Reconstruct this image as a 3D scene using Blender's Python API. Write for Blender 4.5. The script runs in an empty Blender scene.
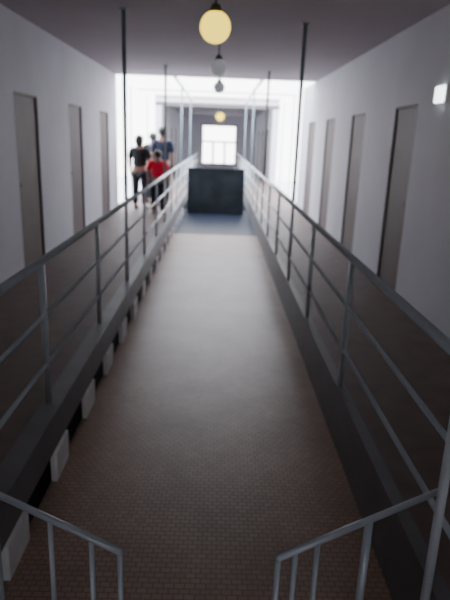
import bpy, bmesh, math
from mathutils import Vector, Matrix, Euler

scene = bpy.context.scene
COL = scene.collection

# ------------------------------------------------------------ materials
def mat(name, color, rough=0.6, metal=0.0, var=0.0, vscale=3.0, bump=0.0, bscale=60.0, spec=0.5):
    m = bpy.data.materials.new(name); m.use_nodes = True
    nt = m.node_tree; b = nt.nodes["Principled BSDF"]
    b.inputs["Roughness"].default_value = rough
    b.inputs["Metallic"].default_value = metal
    b.inputs["Specular IOR Level"].default_value = spec
    b.inputs["Base Color"].default_value = (*color, 1)
    tc = nt.nodes.new("ShaderNodeTexCoord")
    if var > 0:
        n = nt.nodes.new("ShaderNodeTexNoise"); n.inputs["Scale"].default_value = vscale
        n.inputs["Detail"].default_value = 6
        r = nt.nodes.new("ShaderNodeValToRGB")
        r.color_ramp.elements[0].position = 0.3; r.color_ramp.elements[1].position = 0.7
        r.color_ramp.elements[0].color = (*[c*(1-var) for c in color], 1)
        r.color_ramp.elements[1].color = (*[min(1, c*(1+var)) for c in color], 1)
        nt.links.new(tc.outputs["Object"], n.inputs["Vector"])
        nt.links.new(n.outputs["Fac"], r.inputs["Fac"])
        nt.links.new(r.outputs["Color"], b.inputs["Base Color"])
    if bump > 0:
        n2 = nt.nodes.new("ShaderNodeTexNoise"); n2.inputs["Scale"].default_value = bscale
        bp = nt.nodes.new("ShaderNodeBump"); bp.inputs["Strength"].default_value = bump
        bp.inputs["Distance"].default_value = 0.01
        nt.links.new(tc.outputs["Object"], n2.inputs["Vector"])
        nt.links.new(n2.outputs["Fac"], bp.inputs["Height"])
        nt.links.new(bp.outputs["Normal"], b.inputs["Normal"])
    return m

def emis(name, color, strength):
    m = bpy.data.materials.new(name); m.use_nodes = True
    b = m.node_tree.nodes["Principled BSDF"]
    b.inputs["Base Color"].default_value = (*color, 1)
    b.inputs["Emission Color"].default_value = (*color, 1)
    b.inputs["Emission Strength"].default_value = strength
    b.inputs["Roughness"].default_value = 0.4
    return m

def brick_mat(name, c1, c2, mortar, rough, spec=0.5):
    m = bpy.data.materials.new(name); m.use_nodes = True
    nt = m.node_tree; b = nt.nodes["Principled BSDF"]
    b.inputs["Specular IOR Level"].default_value = spec
    tc = nt.nodes.new("ShaderNodeTexCoord")
    br = nt.nodes.new("ShaderNodeTexBrick")
    br.inputs["Scale"].default_value = 1.0
    br.inputs["Brick Width"].default_value = 0.045
    br.inputs["Row Height"].default_value = 0.030
    br.inputs["Mortar Size"].default_value = 0.0026
    br.inputs["Color1"].default_value = (*c1, 1)
    br.inputs["Color2"].default_value = (*c2, 1)
    br.inputs["Mortar"].default_value = (*mortar, 1)
    nz = nt.nodes.new("ShaderNodeTexNoise"); nz.inputs["Scale"].default_value = 2.2; nz.inputs["Detail"].default_value = 6
    mx = nt.nodes.new("ShaderNodeMix"); mx.data_type = 'RGBA'; mx.blend_type = 'MULTIPLY'
    mx.inputs[0].default_value = 0.6
    rp = nt.nodes.new("ShaderNodeValToRGB"); rp.color_ramp.elements[0].position = .3; rp.color_ramp.elements[1].position = .7
    rp.color_ramp.elements[0].color = (.55, .55, .55, 1)
    nt.links.new(tc.outputs["Object"], br.inputs["Vector"])
    nt.links.new(tc.outputs["Object"], nz.inputs["Vector"])
    nt.links.new(nz.outputs["Fac"], rp.inputs["Fac"])
    nt.links.new(br.outputs["Color"], mx.inputs[6]); nt.links.new(rp.outputs["Color"], mx.inputs[7])
    nt.links.new(mx.outputs[2], b.inputs["Base Color"])
    bp = nt.nodes.new("ShaderNodeBump"); bp.inputs["Strength"].default_value = 0.2; bp.inputs["Distance"].default_value = 0.002
    inv = nt.nodes.new("ShaderNodeMath"); inv.operation = 'SUBTRACT'; inv.inputs[0].default_value = 1
    nt.links.new(br.outputs["Fac"], inv.inputs[1]); nt.links.new(inv.outputs[0], bp.inputs["Height"])
    nt.links.new(bp.outputs["Normal"], b.inputs["Normal"])
    b.inputs["Roughness"].default_value = rough
    return m

M_WALL = mat("painted_plaster", (0.63, 0.62, 0.675), 0.75, var=0.05, vscale=1.5, bump=0.2, bscale=40)
M_CEIL = mat("ceiling_paint", (0.48, 0.43, 0.465), 0.85, var=0.04, vscale=1.2)
M_FLOOR = mat("gallery_tile", (0.14, 0.095, 0.08), 0.6, var=0.15, vscale=6, spec=0.3)
M_BRICK = brick_mat("brick_paving", (0.44, 0.285, 0.215), (0.37, 0.235, 0.18), (0.20, 0.14, 0.11), 0.42, 0.45)
M_BRICKSHADE = brick_mat("shaded_paving", (0.016, 0.022, 0.042), (0.014, 0.018, 0.034), (0.012, 0.012, 0.016), 0.42, 0.22)  # shade and bluish sheen of the far walkway painted as darker brick
M_DARK = mat("far_shade_riser_dark", (0.010, 0.013, 0.016), 0.9, var=0.2, vscale=5, spec=0.15)  # painted shade on the far floor; also colours the riser
M_GATE = mat("dark_gate_paint", (0.012, 0.015, 0.018), 0.9, var=0.3, vscale=3, spec=0.15)
M_STEEL = mat("grey_painted_steel", (0.48, 0.53, 0.57), 0.36, metal=0.3, var=0.06, vscale=8)
M_BEAM = mat("grey_beam_paint", (0.12, 0.115, 0.12), 0.55, var=0.12, vscale=5)
M_WHITE = mat("white_paint", (0.88, 0.88, 0.88), 0.6, var=0.04, vscale=6)
M_BLOCK = mat("gap_light_white", (0.75, 0.74, 0.75), 0.8, var=0.12, vscale=9)  # white stands in for light showing under the edge beam
M_DOORB = mat("brown_door_paint", (0.155, 0.112, 0.10), 0.65, var=0.08, vscale=4, spec=.3)
M_DOORG = mat("taupe_door_paint", (0.165, 0.13, 0.125), 0.65, var=0.08, vscale=4, spec=.3)
M_ROD = mat("blue_grey_rod_paint", (0.20, 0.26, 0.30), 0.45, var=0.06)
M_LAMPON = emis("lit_yellow_glass", (1.0, 0.74, 0.07), 2.3)
M_LAMPOFF = emis("faint_glow_grey_glass", (0.50, 0.51, 0.55), 0.36)  # faint emission added so the backlit unlit globes look less dark
M_CAP = mat("dark_fitting", (0.08, 0.08, 0.08), 0.5, var=0.1)
M_BULK = emis("white_lit_diffuser", (0.9, 0.97, 1.0), 4.0)
M_GROUND = mat("pale_ground", (0.80, 0.80, 0.81), 0.9, var=0.04, vscale=0.5)

# ------------------------------------------------------------ mesh helpers
def add_box(bm, x0, x1, y0, y1, z0, z1):
    v = [bm.verts.new(p) for p in ((x0,y0,z0),(x1,y0,z0),(x1,y1,z0),(x0,y1,z0),(x0,y0,z1),(x1,y0,z1),(x1,y1,z1),(x0,y1,z1))]
    for f in ((0,3,2,1),(4,5,6,7),(0,1,5,4),(1,2,6,5),(2,3,7,6),(3,0,4,7)):
        bm.faces.new([v[i] for i in f])

def obj_from_bm(name, bm, material, parent=None, smooth=False):
    me = bpy.data.meshes.new(name); bm.to_mesh(me); bm.free()
    if smooth:
        for p in me.polygons: p.use_smooth = True
    me.materials.append(material)
    o = bpy.data.objects.new(name, me); COL.objects.link(o)
    if parent: o.parent = parent
    return o

def boxes(name, lst, material, parent=None, bevel=0.0):
    bm = bmesh.new()
    for b in lst: add_box(bm, *b)
    if bevel > 0:
        bmesh.ops.bevel(bm, geom=bm.edges[:], offset=bevel, segments=2, affect='EDGES', clamp_overlap=True)
    return obj_from_bm(name, bm, material, parent)

def add_tube(bm, a, b, r, seg=14):
    a, b = Vector(a), Vector(b); d = b - a
    M = Matrix.Translation((a+b)/2) @ d.to_track_quat('Z', 'Y').to_matrix().to_4x4()
    bmesh.ops.create_cone(bm, cap_ends=True, segments=seg, radius1=r, radius2=r, depth=d.length, matrix=M)

def tubes(name, lst, material, parent=None, seg=14):
    bm = bmesh.new()
    for a, b, r in lst: add_tube(bm, a, b, r, seg)
    return obj_from_bm(name, bm, material, parent, smooth=True)

def structure(o, label=None, cat=None):
    o["kind"] = "structure"
    if label: o["label"] = label
    if cat: o["category"] = cat
    return o

def thing(o, label, cat, group=None):
    o["label"] = label; o["category"] = cat
    if group: o["group"] = group
    return o

def empty(name, loc=(0, 0, 0)):
    e = bpy.data.objects.new(name, None); e.location = loc; e.empty_display_size = 0.1
    COL.objects.link(e); return e

# ------------------------------------------------------------ dimensions
XL, XR = -2.05, 1.84
RL, RR = -0.92, 0.81
ER = 0.782
ZC = 2.61
ZR = -0.35
Y0, Y1, Y2, Y3 = -5.0, 11.7, 20.6, 30.0
TH = 0.22
DH = 1.87

# ------------------------------------------------------------ shell
def wall_boxes(x0, x1, y0, y1, doors, zb=0.0):
    out = []; y = y0
    for a, b in doors:
        out.append((x0, x1, y, a, zb, ZC)); out.append((x0, x1, a, b, DH, ZC)); y = b
    out.append((x0, x1, y, y1, zb, ZC)); return out

LD = [(5.90, 6.65), (8.0, 8.75), (10.05, 10.8)]
RD = [(5.5, 6.2), (7.45, 8.2), (9.4, 10.15), (11.3, 12.1)]
structure(boxes("wall_left", wall_boxes(XL-TH, XL, Y0, Y1, LD), M_WALL), "off-white plaster gallery wall with door openings", "wall")
structure(boxes("wall_right", wall_boxes(XR, XR+TH, Y0, 13.2, RD), M_WALL), "off-white plaster gallery wall with door openings", "wall")
FD = [(22.0, 22.8), (24.5, 25.3), (27.0, 27.8)]
structure(boxes("wall_far_left", wall_boxes(XL-TH, XL, Y2, Y3, FD), M_WALL), "plaster wall of the further wing", "wall")
structure(boxes("wall_far_right", wall_boxes(XR, XR+TH, Y2, Y3, FD), M_WALL), "plaster wall of the further wing", "wall")
WX0, WX1, WZ0, WZ1 = -0.92, 0.88, 0.15, 2.13
structure(boxes("wall_end", [(XL-TH, WX0, Y3, Y3+TH, ZR-.2, ZC), (WX1, XR+TH, Y3, Y3+TH, ZR-.2, ZC),
    (WX0, WX1, Y3, Y3+TH, ZR-.2, WZ0), (WX0, WX1, Y3, Y3+TH, WZ1, ZC)], M_WALL), "end wall around a bright window", "wall")
structure(boxes("wall_back_blocker", [(XL-TH, -.65, Y0-TH, Y0, ZR-.15, ZC), (.55, XR+TH, Y0-TH, Y0, ZR-.15, ZC),
    (-.65, .55, Y0-TH, Y0, ZR-.15, .95), (-.65, .55, Y0-TH, Y0, 2.15, ZC)], M_WALL), "added unseen plaster wall, opening sized to limit daylight at the near end", "wall")  # added behind the camera to cut daylight and darken the near end
structure(boxes("ceiling", [(XL-TH, XR+TH, Y0-TH, Y1, ZC, ZC+.25)], M_CEIL), "flat painted grey ceiling slab", "ceiling")
structure(boxes("ceiling_far", [(XL-TH, XR+TH, Y2, Y3+TH, ZC, ZC+.25)], M_CEIL), "flat ceiling slab of the further wing", "ceiling")

BL0, BR1 = RL-.035, RR+.03
structure(boxes("floor_left", [(XL-TH, BL0, Y0, Y3, -.2, 0)], M_FLOOR), "brown tiled gallery floor", "floor")
structure(boxes("floor_right", [(BR1, XR+TH, Y0, Y3, -.2, 0)], M_FLOOR), "brown tiled gallery floor", "floor")
structure(boxes("floor_ramp", [(BL0, BR1, Y0, 11.0, ZR-.15, ZR)], M_BRICK), "small brown brick paved walkway", "floor")
structure(boxes("floor_middle", [(BL0, BR1, 11.0, 15.0, ZR-.15, ZR)], M_BRICKSHADE), "walkway paving with far-end shade put into its colour", "floor")
structure(boxes("floor_far", [(BL0, BR1, 15.0, Y3, ZR-.15, ZR)], M_DARK), "far walkway floor with shade put into its colour", "floor")
structure(boxes("ground", [(-60, 60, -40, 80, -4.2, -4.0)], M_GROUND), "pale ground outside below the building", "ground")

# walkway edge beams
structure(boxes("trim_1", [(BL0, -.845, Y0, Y3, -.17, .03)], M_BEAM), "thin grey edge beam beside the walkway", "beam")
structure(boxes("trim_2", [(ER, BR1, Y0, Y3, -.20, .03), (ER+.01, BR1, Y0, Y3, ZR, -.2)], M_BEAM), "thin grey edge beam beside the walkway", "beam")
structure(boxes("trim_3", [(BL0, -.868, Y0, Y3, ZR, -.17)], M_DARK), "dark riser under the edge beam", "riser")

# pale blocks standing in for light through gaps under the edge beam
blk = None
for k in range(17):
    y = 2.10 + 0.72*k
    if blk is None:
        o = boxes("gap_light_block", [(-.866, -.832, -.13, .13, ZR, -.172)], M_BLOCK, bevel=.004); blk = o
    else:
        o = blk.copy(); COL.objects.link(o)
    o.location = (0, y, 0)
    thing(o, "short pale block standing in for light through a gap under the grey edge beam", "gap light block", "pale blocks for light gaps under the edge beam")

# low dark gate closing the walkway
g = empty("gate", (0, 14.2, ZR)); thing(g, "low solid dark gate closing the end of the walkway", "gate")
gx0, gx1, gh = -.76, .65, 1.12
boxes("gate_frame", [(gx0, gx0+.06, -.03, .03, 0, gh), (gx1-.06, gx1, -.03, .03, 0, gh), (gx0+.06, gx1-.06, -.03, .03, gh-.06, gh),
    (gx0+.06, gx1-.06, -.03, .03, .0, .10), (-.08, -.02, -.03, .03, .10, gh-.06)], M_GATE, g)
boxes("gate_panel", [(gx0+.06, -.08, -.012, .012, .10, gh-.06), (-.02, gx1-.06, -.012, .012, .10, gh-.06)], M_GATE, g)
tubes("gate_latch", [((.03, -.06, .8), (.16, -.06, .8), .012), ((.04, -.06, .8), (.04, -.03, .8), .010)], M_GATE, g)

# open middle: steel roof frame
fr = []
for y in (Y1+.06, 16.2, Y2-.06):
    fr.append((XL-TH, XR+TH, y-.025, y+.025, ZC+.05, ZC+.10))
for x in (RL, RR):
    fr.append((x-.025, x+.025, Y1+.09, Y2-.09, ZC, ZC+.05))
structure(boxes("trim_4", fr, M_WHITE), "white steel skylight frame", "skylight frame")
gl = []
for y in (14.2, 17.4): gl.append((XL-.12, XL-.08, y-.02, y+.02, 0, ZC))
gl.append((XL-.13, XL-.07, Y1, Y2, 0, .06))
structure(boxes("window_1", gl, M_WHITE), "white framed tall side opening to daylight", "window")
gl = []
for y in (15.6, 18.0): gl.append((XR+.08, XR+.12, y-.02, y+.02, 0, ZC))
gl.append((XR+.07, XR+.13, 13.2, Y2, 0, .06))
structure(boxes("window_2", gl, M_WHITE), "white framed tall side opening to daylight", "window")
# end window
w = []
w += [(WX0, WX0+.07, Y3+.02, Y3+.12, WZ0, WZ1), (WX1-.07, WX1, Y3+.02, Y3+.12, WZ0, WZ1),
      (WX0, WX1, Y3+.02, Y3+.12, WZ0, WZ0+.07), (WX0, WX1, Y3+.02, Y3+.12, WZ1-.07, WZ1),
      (WX0, WX1, Y3+.03, Y3+.11, 1.25, 1.33)]
for x in (-.32, .28): w.append((x-.045, x+.045, Y3+.03, Y3+.11, WZ0, 1.25))
structure(boxes("window_3", w, M_BEAM), "bright end window with dark glazing bars", "window")
# portal frame
structure(boxes("trim_5", [(XL-TH-.02, XR+TH+.02, Y2-.005, Y2+.1, ZC-.1, ZC), (XL, XL+.1, Y2, Y2+.1, 0, ZC-.1), (XR-.1, XR, Y2, Y2+.1, 0, ZC-.1)], M_BEAM),
          "dark frame around the further wing opening", "frame")

# ------------------------------------------------------------ doors
n = 1
def door(side, a, b, m):
    global n
    s = 1 if side == 'R' else -1
    face = (XR if side == 'R' else XL)
    x0, x1 = sorted((face + s*.022, face + s*.07))
    bx = [(x0, x1, a+.024, b-.024, 0.005, DH-.024)]
    o = boxes("door_%d" % n, bx, m)
    structure(o, "flush painted cell door set into the wall", "door")
    f0, f1 = sorted((face + s*.004, face + s*.14))
    boxes("door_frame", [(f0, f1, a, a+.02, 0, DH), (f0, f1, b-.02, b, 0, DH), (f0, f1, a+.02, b-.02, DH-.02, DH)], m, parent=o)
    hx = face + s*.022
    tubes("keyhole_plate", [((hx, a+.11, .95), (hx - s*.006, a+.11, .95), .02)], m, parent=o)
    n += 1
for i, (a, b) in enumerate(LD): door('L', a, b, M_DOORB if i == 0 else M_DOORG)
for a, b in RD: door('R', a, b, M_DOORG)
for a, b in FD: door('L', a, b, M_DOORG); door('R', a, b, M_DOORG)

# ------------------------------------------------------------ railings
def railing(x, off, label, skip=()):
    e = empty("railing", (x, 0, .03))
    thing(e, label, "railing")
    ya, yb = off - 2.8, off + 1.4*17
    r = {.84: .021, .54: .012, .26: .012}
    for z, rad in r.items():
        tubes("handrail" if z > .8 else "rail", [((0, ya, z-.03), (0, yb, z-.03), rad)], M_STEEL, parent=e)
    post = None
    for k in range(-2, 18):
        if k in skip: continue
        if post is None:
            post = tubes("post", [((0, 0, 0), (0, 0, .81), .017)], M_STEEL, parent=e)
            p = post
        else:
            p = post.copy(); COL.objects.link(p); p.parent = e
        p.location = (0, off + 1.4*k, 0)
railing(RL, 1.5, "long grey steel railing beside the people")
railing(RR, 1.84, "long grey steel railing with horizontal bars", skip=(0,))

for x, off in ((RL, 1.5), (RR, 1.84)):
    for k in (3, 6, 9, 12):
        y = off + 1.4*k
        o = tubes("hanger_rod", [((0, 0, 0), (0, 0, ZC-.87), .019)], M_ROD)
        bm = bmesh.new(); bm.from_mesh(o.data); add_box(bm, -.035, .035, -.035, .035, ZC-.882, ZC-.87); bm.to_mesh(o.data); bm.free()
        o.location = (x, y, .87)
        thing(o, "thin blue-grey steel rod from ceiling down to railing", "rod", "hanger rods above the railings")

# ------------------------------------------------------------ barriers near
def barrier(p_in, p_out, ztop, ts, label, thick=()):
    e = empty("barrier", (p_in[0], p_in[1], ZR)); thing(e, label, "barrier")
    d = Vector((p_out[0]-p_in[0], p_out[1]-p_in[1], 0)); h = ztop - ZR
    tubes("top_rail", [((0, 0, h), (d.x, d.y, h), .0105)], M_STEEL, parent=e)
    for t in ts:
        tubes("baluster", [((d.x*t, d.y*t, 0), (d.x*t, d.y*t, h), .013 if t in thick else .008)], M_STEEL, parent=e)
barrier((-.234, 1.295), (-.80, 1.614), .39, (0.01, .17, .42, .80), "low grey steel barrier with thin balusters on brick walkway")
barrier((.193, 1.285), (.775, 1.618), .39, (0.01, .10, .22, .52), "low grey steel barrier beside a taller pale post", thick=(.52,))
o = tubes("side_post", [((0, 0, 0), (0, 0, 1.12), .016)], mat("pale_post_paint", (.55, .58, .62), .5, var=.05)); o.location = (.764, 1.575, ZR)
thing(o, "tall pale grey steel post at walkway edge", "post")

# ------------------------------------------------------------ pendant lamps
def pendant(x, y, z, r, m, label):
    e = empty("pendant_lamp", (x, y, ZC)); thing(e, label, "lamp", "pendant globe lamps")
    zz = z - ZC
    tubes("stem", [((0, 0, 0), (0, 0, zz + r*.95), .008)], M_CAP, parent=e)
    tubes("ceiling_rose", [((0, 0, -.03), (0, 0, 0), .04)], M_CAP, parent=e)
    bm = bmesh.new()
    bmesh.ops.create_cone(bm, cap_ends=True, segments=20, radius1=r*.5, radius2=r*.25, depth=r*.5, matrix=Matrix.Translation((0, 0, zz+r*1.1)))
    obj_from_bm("lamp_cap", bm, M_CAP, e, True)
    bm = bmesh.new()
    bmesh.ops.create_uvsphere(bm, u_segments=32, v_segments=20, radius=r, matrix=Matrix.Translation((0, 0, zz)))
    obj_from_bm("globe", bm, m, e, True)
pendant(-.055, 4.4, 2.26, .110, M_LAMPON, "lit yellow glass globe lamp on a stem")
pendant(-.035, 6.8, 2.26, .095, M_LAMPOFF, "unlit grey glass globe lamp with added faint glow on a stem")
pendant(-.03, 9.4, 2.26, .09, M_LAMPOFF, "unlit grey glass globe lamp with added faint glow on a stem")
pendant(0, 22.0, 2.26, .16, M_LAMPON, "lit yellow globe lamp in the further wing")

# bulkhead light
e = empty("wall_light", (XR, 4.92, 1.91)); thing(e, "small lit white rectangular wall light on plaster", "wall light")
boxes("housing", [(-.02, 0, -.11, .11, -.075, .075)], M_WHITE, e, bevel=.008)
boxes("diffuser", [(-.035, -.02, -.10, .10, -.066, .066)], M_BULK, e, bevel=.006)

# ------------------------------------------------------------ people
SKIN = mat("skin", (0.30, 0.17, 0.13), 0.6, var=0.05, vscale=20)
HAIR = mat("dark_hair", (0.02, 0.015, 0.012), 0.6, var=0.3, vscale=60)
EYE = mat("eye_dark", (0.02, 0.02, 0.02), 0.2)
LIP = mat("lips", (0.35, 0.12, 0.11), 0.5)
NAVY = mat("navy_cotton", (0.02, 0.028, 0.06), 0.9, var=0.15, vscale=30)
BLACK = mat("black_cotton", (0.012, 0.015, 0.015), 0.9, var=0.15, vscale=30)
RED = mat("red_cotton", (0.90, 0.008, 0.05), 0.85, var=0.1, vscale=30)
DENIM = mat("dark_denim", (0.015, 0.02, 0.03), 0.9, var=0.2, vscale=50)
SHOE = mat("shoe_leather", (0.03, 0.03, 0.03), 0.5)

def skin_mesh(name, verts, edges, radii, material, parent, sub=2):
    me = bpy.data.meshes.new(name); me.from_pydata([tuple(v) for v in verts], edges, []); me.update()
    o = bpy.data.objects.new(name, me); COL.objects.link(o)
    m = o.modifiers.new("s", 'SKIN'); m.use_smooth_shade = True
    for i, r in enumerate(radii): me.skin_vertices[0].data[i].radius = r
    me.skin_vertices[0].data[0].use_root = True
    s = o.modifiers.new("ss", 'SUBSURF'); s.levels = sub; s.render_levels = sub
    dg = bpy.context.evaluated_depsgraph_get(); dg.update()
    nm = bpy.data.meshes.new_from_object(o.evaluated_get(dg))
    o.modifiers.clear(); o.data = nm
    nm.materials.clear(); nm.materials.append(material)
    for p in nm.polygons: p.use_smooth = True
    if parent: o.parent = parent
    return o

def person(loc, rot, height, arms, shirt_m, trouser_m, label, long_hair=False, wide=1.0):
    V, E, R = [], [], []
    def add(p, r, par=None):
        V.append(Vector(p)); R.append(r if isinstance(r, tuple) else (r, r))
        if par is not None: E.append((par, len(V)-1))
        return len(V)-1
    pel = add((0, 0, .93), (.145, .105)); sp = add((0, 0, 1.10), (.12, .09), pel)
    ch = add((0, 0, 1.28), (.145, .10), sp); us = add((0, .01, 1.40), (.10, .07), ch)
    nk = add((0, .005, 1.47), .052, us); jaw = add((0, -.012, 1.53), (.058, .066), nk)
    hd = add((0, -.005, 1.60), (.075, .09), jaw); tp = add((0, .01, 1.665), (.058, .07), hd)
    add((0, -.105, 1.585), .011, hd)
    for s in (-1, 1): add((s*.082, .01, 1.59), .012, hd)
    for s, (el, wr, hdir) in zip((-1, 1), arms):
        sh = add((s*.165, .005, 1.395), .055, us)
        e_ = add(el, .040, sh); w_ = add(wr, .027, e_)
        hdir = Vector(hdir).normalized(); side = hdir.cross(Vector((s, 0, 0.01)))
        if side.length < .1: side = hdir.cross(Vector((0, 0, 1)))
        side.normalize(); wv = Vector(wr)
        p_ = add(wv + hdir*.055, (.034, .020), w_)
        nrm = hdir.cross(side).normalized()
        for j, (o2, L) in enumerate(((-.030, .065), (-.010, .078), (.011, .072), (.031, .056))):
            k1 = add(wv + hdir*.092 + side*o2, .0095, p_)
            k2 = add(wv + hdir*(.092+L*.55) + side*o2*1.1 + nrm*.006, .0085, k1)
            add(wv + hdir*(.092+L*.95) + side*o2*1.1 + nrm*.022, .0075, k2)
        t1 = add(wv + hdir*.045 - side*.045, .011, p_)
        add(wv + hdir*.080 - side*.062, .009, t1)
    for s in (-1, 1):
        hp = add((s*.09, 0, .86), (.088, .092), pel); kn = add((s*.10, -.015, .49), .056, hp)
        cf = add((s*.10, .015, .34), .052, kn); an = add((s*.10, .02, .09), .036, cf)
        add((s*.11, -.10, .045), (.038, .028), an)
    sc = height/1.70
    base = skin_mesh("person", V, E, R, SKIN, None)
    base.location = loc; base.rotation_euler = (0, 0, rot); base.scale = (sc*wide, sc*wide, sc)
    thing(base, label, "person")
    V, E, R = [], [], []
    a = add((0, 0, .95), (.175, .13)); b = add((0, 0, 1.12), (.150, .115), a); c = add((0, 0, 1.28), (.165, .12), b)
    d = add((0, .01, 1.405), (.11, .085), c); add((0, .008, 1.445), (.066, .064), d)
    for s, (el, wr, hdir) in zip((-1, 1), arms):
        sh = add((s*.17, .005, 1.392), .070, d); m = Vector((s*.17, .005, 1.395)).lerp(Vector(el), .9); add(m, .060, sh)
    skin_mesh("shirt", V, E, R, shirt_m, base)
    V, E, R = [], [], []
    a = add((0, 0, .955), (.158, .118))
    for s in (-1, 1):
        h = add((s*.092, 0, .84), (.102, .106), a); k = add((s*.10, -.012, .49), .074, h); add((s*.10, .018, .11), .058, k)
    skin_mesh("trousers", V, E, R, trouser_m, base)
    for s in (-1, 1):
        V, E, R = [], [], []
        a = add((s*.10, .045, .045), (.042, .042)); b = add((s*.105, -.05, .042), (.046, .036), a); add((s*.112, -.15, .032), (.038, .026), b)
        skin_mesh("shoe", V, E, R, SHOE, base)
    bm = bmesh.new()
    bmesh.ops.create_uvsphere(bm, u_segments=24, v_segments=16, radius=1)
    for v in bm.verts:
        x, y, z = v.co
        front = y < -.15
        if front and z < .45: v.co.y = y*.55; v.co.z = max(z, .3)
        elif z < 0: v.co.z = z*(2.0 if long_hair else .9)
        v.co.x *= .089; v.co.y = v.co.y*.108 + .014; v.co.z = v.co.z*.105 + 1.622
    obj_from_bm("hair", bm, HAIR, base, True)
    for s in (-1, 1):
        bm = bmesh.new(); bmesh.ops.create_uvsphere(bm, u_segments=10, v_segments=8, radius=.010, matrix=Matrix.Translation((s*.030, -.086, 1.603)))
        obj_from_bm("eye", bm, EYE, base, True)
    bm = bmesh.new(); bmesh.ops.create_uvsphere(bm, u_segments=12, v_segments=8, radius=1, matrix=Matrix.Translation((0, -.076, 1.543)) @ Matrix.Diagonal((.024, .008, .007, 1)))
    obj_from_bm("mouth", bm, LIP, base, True)
    return base

down = (((-.21, .03, 1.13), (-.22, -.05, .89), (0, -.15, -1)), ((.21, .03, 1.13), (.22, -.05, .89), (0, -.15, -1)))
bent = (((-.22, .02, 1.14), (-.16, -.20, 1.20), (.3, -.8, .4)), ((.21, .03, 1.13), (.22, -.05, .89), (0, -.15, -1)))
person((-1.62, 11.85, 0), math.radians(165), 1.48, bent, BLACK, DENIM, "person in black clothes standing with one hand raised", True, 1.15)
person((-1.48, 13.0, 0), math.radians(178), 1.54, down, BLACK, DENIM, "person in dark clothes standing facing away", False, 1.15)
person((-1.22, 12.45, 0), math.radians(185), 1.66, down, NAVY, DENIM, "person in dark navy top standing behind a child", False, 1.05)
person((-1.175, 11.15, 0), math.radians(182), 1.22, down, RED, DENIM, "child in a bright red shirt standing by the railing", False, 1.22)

# ------------------------------------------------------------ world
w = bpy.data.worlds.new("World"); scene.world = w; w.use_nodes = True
nt = w.node_tree; bg = nt.nodes["Background"]
tc = nt.nodes.new("ShaderNodeTexCoord"); sp = nt.nodes.new("ShaderNodeSeparateXYZ"); rp = nt.nodes.new("ShaderNodeValToRGB")
rp.color_ramp.elements[0].position = 0.0; rp.color_ramp.elements[0].color = (0.97, 0.97, 1.0, 1)
rp.color_ramp.elements[1].position = 0.9; rp.color_ramp.elements[1].color = (0.80, 0.87, 1.0, 1)
nt.links.new(tc.outputs["Generated"], sp.inputs[0]); nt.links.new(sp.outputs["Z"], rp.inputs["Fac"])
nt.links.new(rp.outputs["Color"], bg.inputs["Color"]); bg.inputs["Strength"].default_value = 9.5

# ------------------------------------------------------------ camera
cd = bpy.data.cameras.new("Camera"); cam = bpy.data.objects.new("Camera", cd); COL.objects.link(cam)
cd.sensor_width = 36; cd.lens = 33.6; cd.clip_start = .05; cd.clip_end = 300
pitch = math.atan(162/560)
cam.matrix_world = Matrix.Translation((0, 0, 1.5)) @ Matrix.Rotation(-math.radians(1.12), 4, 'Z') @ Matrix.Rotation(math.pi/2 - pitch, 4, 'X') @ Matrix.Rotation(math.radians(2.1), 4, 'Z')
cd.dof.use_dof = True; cd.dof.focus_distance = 1.3; cd.dof.aperture_fstop = 33.6/1000/0.009
scene.camera = cam
